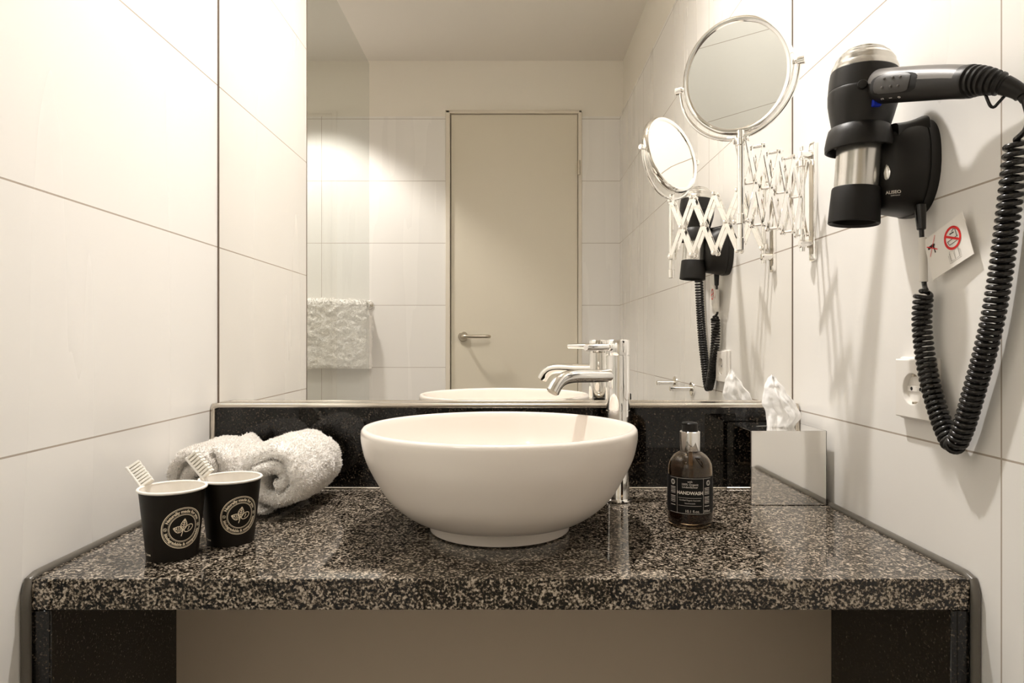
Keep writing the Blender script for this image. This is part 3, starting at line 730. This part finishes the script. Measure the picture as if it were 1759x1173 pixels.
b = B(); pts = [Cc + ud * .0925 * math.cos(a) + Vector((0, 0, .0945)) * math.sin(a) for a in (PI + PI * k / 48 for k in range(49))]
tube(b, pts, .0032, 12); cyl(b, q(RXh, RZh, .298), Cc - Vector((0, 0, .091)), .0050, 16, .0008); obj('fork', b, 'chrome', t)
for sgn in (-1, 1):
    b = B(); cyl(b, Cc + ud * sgn * .083, Cc + ud * sgn * .094, .0032, 14); cyl(b, Cc + ud * sgn * .0895, Cc + ud * sgn * .1015, .0058, 20, .0012); obj('pivot_knob', b, 'chrome', t)

# ------------------------------------------------------------------ socket
sy, sz = .868 - DIST, EYE - .0605
t = thing('power_socket', 'white wall power socket behind the black spiral cord', 'power socket', (WR, sy, sz))
b = B(); box(b, (-.006, -.0405, -.0405), (.0005, .0405, .0405), .003, 3); obj('frame', b, 'plastic_w', t)
b = B(); n = 48; hw = .0375
rings = []
for (rr, x, sq) in ((hw, -.006, 1), (hw, -.0115, 1), (hw - .0015, -.013, 1), (.0208, -.013, 0), (.0200, -.0125, 0), (.0195, .0, 0)):
    ring = []
    for k in range(n):
        a = 2 * PI * k / n; ca, sa = math.cos(a), math.sin(a); s = 1 / max(abs(ca), abs(sa)) if sq else 1
        ring.append(b.verts.new((x, rr * ca * s, rr * sa * s)))
    rings.append(ring)
for r0, r1 in zip(rings, rings[1:]):
    for k in range(n): b.faces.new((r0[k], r0[(k + 1) % n], r1[(k + 1) % n], r1[k]))
b.faces.new(rings[-1]); obj('cover_plate', b, 'plastic_w', t, angle=18)
b = B(); box(b, (-.0075, -.0185, -.0038), (-.0055, .0185, .0038), .0006, 1); obj('well_insert', b, 'plastic_w', t)
b = B()
for yy in (-.0095, .0095): cyl(b, (-.0072, yy, 0), (-.0078, yy, 0), .0024, 14)
obj('pin_hole_shade', b, 'dark', t)  # flat dark discs stand in for the shade inside the holes
for zz in (-.0175, .0175):
    b = B(); box(b, (-.0115, -.0022, zz - .0016), (-.006, .0022, zz + .0016), .0004, 1); obj('earth_clip', b, 'satin', t)

# ------------------------------------------------------------------ hair dryer and its wall holder
HX, HZ = .4440, .874                  # barrel axis
t = thing('hair_dryer_holder', 'black wall holder on the right wall carrying the hair dryer', 'hair dryer holder', (WR, .880 - DIST, EYE + .22))
org = Vector(t.location)
# body: rounded pad lofted out from the wall (cross-sections parallel to the wall)
def pad(sc_w, sc_h, x, cz, n=56):
    ring = []
    for k in range(n):
        a = 2 * PI * k / n; c_, s_ = math.cos(a), math.sin(a)
        yy = math.copysign(abs(c_) ** .62, c_) * sc_w; zz = math.copysign(abs(s_) ** .70, s_) * sc_h
        yy *= 1 - .22 * max(0, -zz / sc_h) ** 1.5                # narrower towards the foot
        ring.append((x, yy, zz + cz))
    return ring
V = []; secs = [(.052, .060, .0005, .0), (.0525, .0605, -.006, .0), (.052, .060, -.0115, .0), (.0505, .0585, -.012, 0), (.051, .059, -.0128, 0), (.0500, .0575, -.020, -.0005), (.047, .054, -.034, -.002), (.042, .049, -.047, -.005), (.037, .043, -.054, -.007), (.028, .034, -.058, -.008), (.014, .018, -.0595, -.009)]
for s_ in secs: V += pad(*s_)
n = 56; Fc = grid_faces(len(secs), n) + [tuple(range(n))[::-1], tuple(range((len(secs) - 1) * n, len(secs) * n))]
obj_np('holder_body', V, Fc, 'plastic_b', t, angle=40)
from mathutils.bvhtree import BVHTree
hb = BVHTree.FromPolygons([Vector(v) for v in V], [f for f in Fc])
hc = Vector((HX, HZ - DIST, 0)) - Vector((org.x, org.y, 0))
ringz = EYE + .259 - org.z
b = B(); lathe(b, [(.0310, .012), (.0335, .0145), (.0360, .012), (.0385, .002), (.0405, -.009), (.0402, -.0145), (.0382, -.0155), (.0360, -.012), (.0340, 0)], 64, Matrix.Translation((hc.x, hc.y, ringz)), close=True); obj('holder_ring', b, 'plastic_b', t)
# arm between ring and body
b = B(); ns = 14; rings = []
pA = Vector((hc.x + .034, hc.y, ringz)); pB = Vector((-.010, 0, ringz + .004))
for i in range(ns):
    s = i / (ns - 1); c_ = pA.lerp(pB, s); hw = .030 + .016 * s ** 2; hh_ = .0150 + .004 * s ** 3; ring = []
    for k in range(28):
        a = 2 * PI * k / 28; ca, sa = math.cos(a), math.sin(a)
        ring.append(b.verts.new((c_.x, c_.y + math.copysign(abs(ca) ** .6, ca) * hw, c_.z + math.copysign(abs(sa) ** .5, sa) * hh_)))
    rings.append(ring)
for r0, r1 in zip(rings, rings[1:]):
    for k in range(28): b.faces.new((r0[k], r0[(k + 1) % 28], r1[(k + 1) % 28], r1[k]))
b.faces.new(rings[0]); b.faces.new(rings[-1][::-1]); obj('holder_arm', b, 'plastic_b', t)
# emblem drop and name on the camera side of the body
def side_fn(c0):
    """decal frame on the body side turned towards the room, dropped onto the curved surface"""
    n_ = Vector((-.62, -.78, -.05)).normalized(); u_ = Vector((.78, -.62, 0)).normalized(); v_ = Vector((0, 0, 1)); o_ = Vector(c0)
    def fn(x, y, d=.0003):
        p = o_ + u_ * x + v_ * y; h = hb.ray_cast(p + n_ * .15, -n_)
        return (h[0] if h[0] else p) + n_ * d
    return fn
def hol(px, py, z): return P(px, py, z) - org
fn = side_fn(hol(1528, 299, .86))
b = B(); rr = []
for k in range(28):
    a = 2 * PI * k / 28; x_, y_ = .0046 * math.cos(a) * (1 - .45 * max(0, math.sin(a))), .0098 * math.sin(a)
    rr.append([b.verts.new(fn(x_ * f, y_ * f, d)) for f, d in ((1, -.0005), (.96, .0010), (.6, .0020), (.0, .0024) if k == 0 else (.15, .0023))])
for k in range(28):
    a_, c_ = rr[k], rr[(k + 1) % 28]
    for m_ in range(3): b.faces.new((a_[m_], c_[m_], c_[m_ + 1], a_[m_ + 1]))
b.faces.new([q_[3] for q_ in rr]); obj('emblem', b, 'chrome', t)
fn = side_fn(hol(1536, 333, .85))
b = B(); add2d(b, text2d('ALISEO', .0052, .0001), lambda x, y: fn(x, y)); add2d(b, text2d('GERMANY', .0022, 0), lambda x, y: fn(x + .002, y - .003)); obj('lettering', b, 'label_ink', t)
b = B(); cyl(b, (-.0155, -.034, -.050), (-.0150, -.036, -.082), .0068, 20, .001, .0052); obj('cord_grommet', b, 'rubber', t)

# the dryer
t = thing('hair_dryer', 'black hair dryer with silver cap hanging nozzle-down in the wall holder', 'hair dryer', (HX, HZ - DIST, EYE + .15))
org = Vector(t.location)
TILT = Matrix.Translation((.001, 0, .110)) @ Matrix.Rotation(math.radians(3.8), 4, 'Y') @ Matrix.Rotation(math.radians(.6), 4, 'X') @ Matrix.Translation((0, 0, -.110))
b = B(); lathe(b, [(.0255, .003), (.0298, 0), (.0306, .001), (.0298, .020), (.0288, .0435), (.0280, .0455), (.0262, .0455), (.0262, .030)], 64, TILT, close=True); obj('nozzle', b, 'nozzle', t)
b = B(); lathe(b, [(0, .034), (.0255, .034), (.0258, .045), (.0262, .0455), (.0264, .100), (.0264, .1045), (0, .1045)], 64, TILT); obj('barrel_sleeve', b, 'silver', t)
b = B(); lathe(b, [(0, .098), (.0305, .100), (.0318, .112), (.0334, .121), (.0375, .138), (.0404, .152), (.0412, .164), (.0410, .1675), (.0406, .168), (.0410, .1685), (.0408, .182), (.0398, .1925), (.0385, .1938), (0, .194)], 72, TILT); obj('motor_housing', b, 'plastic_b', t)
pr = [(.0, .192), (.0392, .1935), (.0390, .1975)]
for k, (r1, z1) in enumerate(((.0368, .2030), (.0345, .2095), (.0305, .2150), (.0250, .2198), (.0185, .2230), (.0105, .2252))):
    pr += [(r1 + .0006, z1 - .0016), (r1 - .0014, z1 - .0018), (r1 - .0010, z1 + .0006)]
pr += [(0, .2262)]
b = B(); lathe(b, pr, 64, TILT); obj('intake_cap', b, 'silver', t, angle=20)
b = B(); lathe(b, [(0, -.004), (.0050, -.003), (.0062, 0), (.0050, .003), (0, .0040)], 20, TILT @ axis_mtx(Vector((-.0190, -.0365, .164)), Vector((-.45, -.9, 0)))); obj('screw_cap', b, 'plastic_b', t)
# handle: loft along a gently drooping axis, upper half grey shell, lower half black
h0 = Vector((.0, -.012, EYE + .322)) - Vector((0, 0, org.z)); 
hp = [P(1496, 150, .862), P(1530, 147, .815), P(1580, 143.5, .779), P(1630, 141, .742), P(1662, 141, .720)]
hp = [p - org for p in hp]
ctr = smooth_path(hp, 30)
def handle_part(name, a0, a1, m, off=0, kk=18):
    b = B(); rings = []
    for i, c_ in enumerate(ctr):
        s = i / 29; d_ = (ctr[min(i + 1, 29)] - ctr[max(i - 1, 0)]).normalized(); side = d_.cross(Vector((0, 0, 1))).normalized(); up = side.cross(d_)
        rv = .0205 - .0035 * s + .0010 * math.sin(PI * s); rw = .0175 - .002 * s
        ring = [b.verts.new(c_ + (side * math.cos(a) * rw + up * math.sin(a) * rv) * (1 + off)) for a in (a0 + (a1 - a0) * k / kk for k in range(kk + 1))]
        rings.append(ring)
    for r0, r1 in zip(rings, rings[1:]):
        for k in range(kk): b.faces.new((r0[k], r0[k + 1], r1[k + 1], r1[k]))
        b.faces.new((r0[kk], r0[0], r1[0], r1[kk]))
    b.faces.new(rings[0]); b.faces.new(rings[-1][::-1]); return obj(name, b, m, t)
handle_part('handle_top_shell', math.radians(8), math.radians(172), 'plastic_g', .004)
handle_part('handle', math.radians(-188), math.radians(8), 'plastic_b')
# switch on the side that faces the room
def hpoint(s, ang, lift=0):
    i = s * 29; k = int(min(28, i)); c_ = ctr[k].lerp(ctr[k + 1], i - k); d_ = (ctr[k + 1] - ctr[k]).normalized(); side = d_.cross(Vector((0, 0, 1))).normalized(); up = side.cross(d_)
    if side.x > 0: side = -side
    rv = .0205 - .0035 * s + .0010 * math.sin(PI * s); rw = .0175 - .002 * s; k_ = 1.004 + lift
    return c_ + (side * math.cos(ang) * rw + up * math.sin(ang) * rv) * k_
def capsule(bm, s0, s1, a0, a1, lift, nn_=28):
    """rounded patch lying on the handle side, param (s, angle)"""
    top = []; n2 = 36
    for rr_, lf in ((1.0, -.02), (1.0, lift - .015), (.93, lift), (.5, lift + .012)):
        ring = []
        for k in range(n2):
            a = 2 * PI * k / n2; c_ = math.copysign(abs(math.cos(a)) ** .6, math.cos(a)); s_ = math.copysign(abs(math.sin(a)) ** .6, math.sin(a))
            ring.append(bm.verts.new(hpoint((s0 + s1) / 2 + (s1 - s0) / 2 * c_ * rr_, (a0 + a1) / 2 + (a1 - a0) / 2 * s_ * rr_, lf)))
        top.append(ring)
    for r0, r1 in zip(top, top[1:]):
        for k in range(n2): bm.faces.new((r0[k], r0[(k + 1) % n2], r1[(k + 1) % n2], r1[k]))
    bm.faces.new(top[-1])
b = B(); capsule(b, .235, .66, -.62, .62, .012); obj('switch_recess', b, 'dark', t)
b = B(); capsule(b, .285, .595, -.56, .56, .075); sw = obj('switch_slider', b, 'slider', t)
b = B()
for an_ in (.26, -.20):
    for s_ in (.375, .435, .495):
        p0 = hpoint(s_, an_, .07); p1 = hpoint(s_, an_, .17); lathe(b, [(0, 0), (.0016, 0), (.0014, .0012), (.0006, .0018), (0, .0019)], 12, axis_mtx(p0, p1 - p0))
obj('grip_dots', b, 'plastic_g', sw)
b = B()
for s_, ch in ((.36, '2'), (.43, '1'), (.50, '0')):
    add2d(b, text2d(ch, .0052, .0001), lambda x, y, s_=s_: hpoint(s_ - y / .16, -.90 + x / .018, .012))
obj('lettering', b, 'label_ink', t)
b = B(); p0 = hpoint(.20, -1.15, 0); box(b, p0 + Vector((-.004, -.008, -.0065)), p0 + Vector((.006, .008, .003)), .0015, 2); obj('cool_button', b, 'blue', t)
# ribbed strain relief
b = B(); bt = [P(1656, 141, .722), P(1684, 139, .704), P(1708, 142, .692), P(1730, 148, .684), P(1750, 158, .677), P(1762, 172, .673)]
bt = [p - org for p in bt]; bc = smooth_path(bt, 90); rs = []
for i in range(90):
    s = i / 89
    if s < .12: r_ = .0172
    elif s < .62: r_ = (.0150 - .0060 * (s - .12) / .5) + .0022 * (1 if math.sin((s - .12) * 2 * PI * 14) > 0 else 0)
    elif s < .93: r_ = .0100 - .003 * (s - .62) / .3
    else: r_ = .0048
    rs.append(r_)
tube(b, bc, rs, 24); obj('strain_relief', b, 'plastic_b', t)
b = B(); lp = [P(1692, 158, .702), P(1697, 172, .700), P(1702, 182, .699), P(1708, 184, .698), P(1716, 176, .694), P(1728, 163, .690)]
tube(b, smooth_path([p - org for p in lp], 24), .0016, 10); obj('hanging_loop', b, 'rubber', t)

# spiral cord
def XZ(px, py, X=.5045): return P(px, py, X * F / (px - 880))
cl = [XZ(1747, 240), XZ(1737, 330), XZ(1731, 379), XZ(1721, 457), XZ(1708, 536), XZ(1692, 606), XZ(1672, 678), XZ(1655, 735), XZ(1639, 764), XZ(1622, 735), XZ(1606, 688), XZ(1596, 648), XZ(1588, 600), XZ(1584, 555), XZ(1586, 515), XZ(1590, 498)]
fine = smooth_path(cl, 1400); Ltot = sum((c - a).length for a, c in zip(fine, fine[1:])); turns = Ltot / .0066; ph = [0.0]
for k_, (a, c) in enumerate(zip(fine, fine[1:])): ph.append(ph[-1] + (c - a).length / (.0068 + .0022 * max(0, 1 - k_ / 260)))
x = None; hel = []
nst = 1400
for i, p in enumerate(fine):
    d_ = (fine[min(i + 1, nst - 1)] - fine[max(i - 1, 0)]).normalized()
    if x is None: x, y, _ = frame_for(d_)
    else: x = (x - d_ * x.dot(d_)).normalized(); y = d_.cross(x).normalized()
    a = 2 * PI * ph[i]; r_ = .0087 * min(1, (i + 4) / 22, (nst - i + 3) / 22)
    hel.append(p + (x * math.cos(a) + y * math.sin(a)) * r_)
lead0 = smooth_path([bc[-6] + org, XZ(1766, 198, .502), XZ(1763, 222, .506), hel[0]], 14)
g_end = Vector((WR - .0150, .880 - DIST - .036, EYE + .22 - .078))
lead1 = smooth_path([hel[-1], XZ(1588, 487, .5085), XZ(1585, 450, .5070), XZ(1584, 412, .5065), g_end], 20)
full = lead0[:-1] + hel + lead1[1:]
b = B(); tube(b, [p - org for p in full], .0029, 8); obj('spiral_cord', b, 'rubber', t, angle=80)

# warning tag on the cord
t2 = thing('warning_tag', 'white warning tag with a red prohibition ring wrapped round the hair dryer cord', 'tag', XZ(1587, 445, .5085)); org2 = Vector(t2.location)
b = B(); cyl(b, XZ(1587, 484, .5085) - org2, XZ(1585, 408, .5073) - org2, .0048, 20, .0003); obj('sleeve', b, 'card', t2)
tl = P(1590, 412, .5085 * F / 710) - org2; e1 = Vector((.06, -.94, .33)).normalized(); nn_ = Vector((-1, -.06, 0)).normalized(); e2 = e1.cross(nn_); e2 = e2 if e2.z < 0 else -e2
e1n = e1; CW, CH = .068, .053
def cf(x, y, d=.0): return tl + e1n * x + e2 * y + nn_ * d
b = B(); vs = [b.verts.new(cf(x, y, d)) for d in (0, .0006) for x, y in ((-.003, 0), (CW, 0), (CW, CH), (-.003, CH))]
for f in ((0, 1, 2, 3), (7, 6, 5, 4), (0, 4, 5, 1), (1, 5, 6, 2), (2, 6, 7, 3), (3, 7, 4, 0)): b.faces.new([vs[i] for i in f])
cd = obj('card', b, 'card', t2)
cfn = lambda x, y: cf(x, y, .0010)
b = B(); cx_, cy_, rr_ = .044, .0205, .0125
add2d(b, line2d(circ2d(cx_, cy_, rr_, 48), .0030, True), cfn); add2d(b, line2d([(cx_ - .0105, cy_ - .007), (cx_ + .0105, cy_ + .007)], .0026), lambda x, y: cf(x, y, .0013))
add2d(b, line2d([(.003, .0245), (.0185, .0035)], .0008), lambda x, y: cf(x, y, .0013)); add2d(b, line2d([(.001, .0105), (.0175, .0215)], .0012), lambda x, y: cf(x, y, .0013))
obj('red_signs', b, 'red', cd)
b = B()
for pts, wd in (([(cx_ - .009, cy_ + .001), (cx_ - .007, cy_ + .006), (cx_ + .006, cy_ + .006), (cx_ + .009, cy_ + .001), (cx_ - .009, cy_ + .001)], .0007), ([(cx_ + .007, cy_ + .001), (cx_ + .007, cy_ - .008), (cx_ + .004, cy_ - .0095), (cx_ + .001, cy_ - .0075)], .0009), ([(cx_ - .003, cy_ - .006), (cx_ + .004, cy_ - .0055)], .0014)):
    add2d(b, line2d(pts, wd), lambda x, y: cf(x, y, .0009))
for px_ in (.004, .0065, .009, .0115): add2d(b, line2d([(px_, .0115), (px_ + .001, .0155)], .0021), cfn)
add2d(b, line2d([(.002, .0140), (.0145, .0135)], .0026), cfn); add2d(b, line2d([(.0115, .0145), (.0125, .0205), (.0125, .0235)], .0018), cfn)
obj('pictograms', b, 'ink', cd)
b = B(); bx, by = .041, .0385
for k in (0, .0018): add2d(b, line2d([(bx - .008 - k, by - .003 + k), (bx - .008 - k, by + .009), (bx + .008 + k, by + .009), (bx + .008 + k, by - .003 + k)], .0004), cfn)
add2d(b, line2d([(bx - .007, by + .007), (bx - .007, by - .005), (bx - .001, by - .0035), (bx, by + .0075), (bx - .007, by + .007)], .0004), cfn)
add2d(b, line2d([(bx + .007, by + .007), (bx + .007, by - .005), (bx + .001, by - .0035), (bx, by + .0075), (bx + .007, by + .007)], .0004), cfn)
obj('booklet_drawing', b, 'grey_ink', cd)
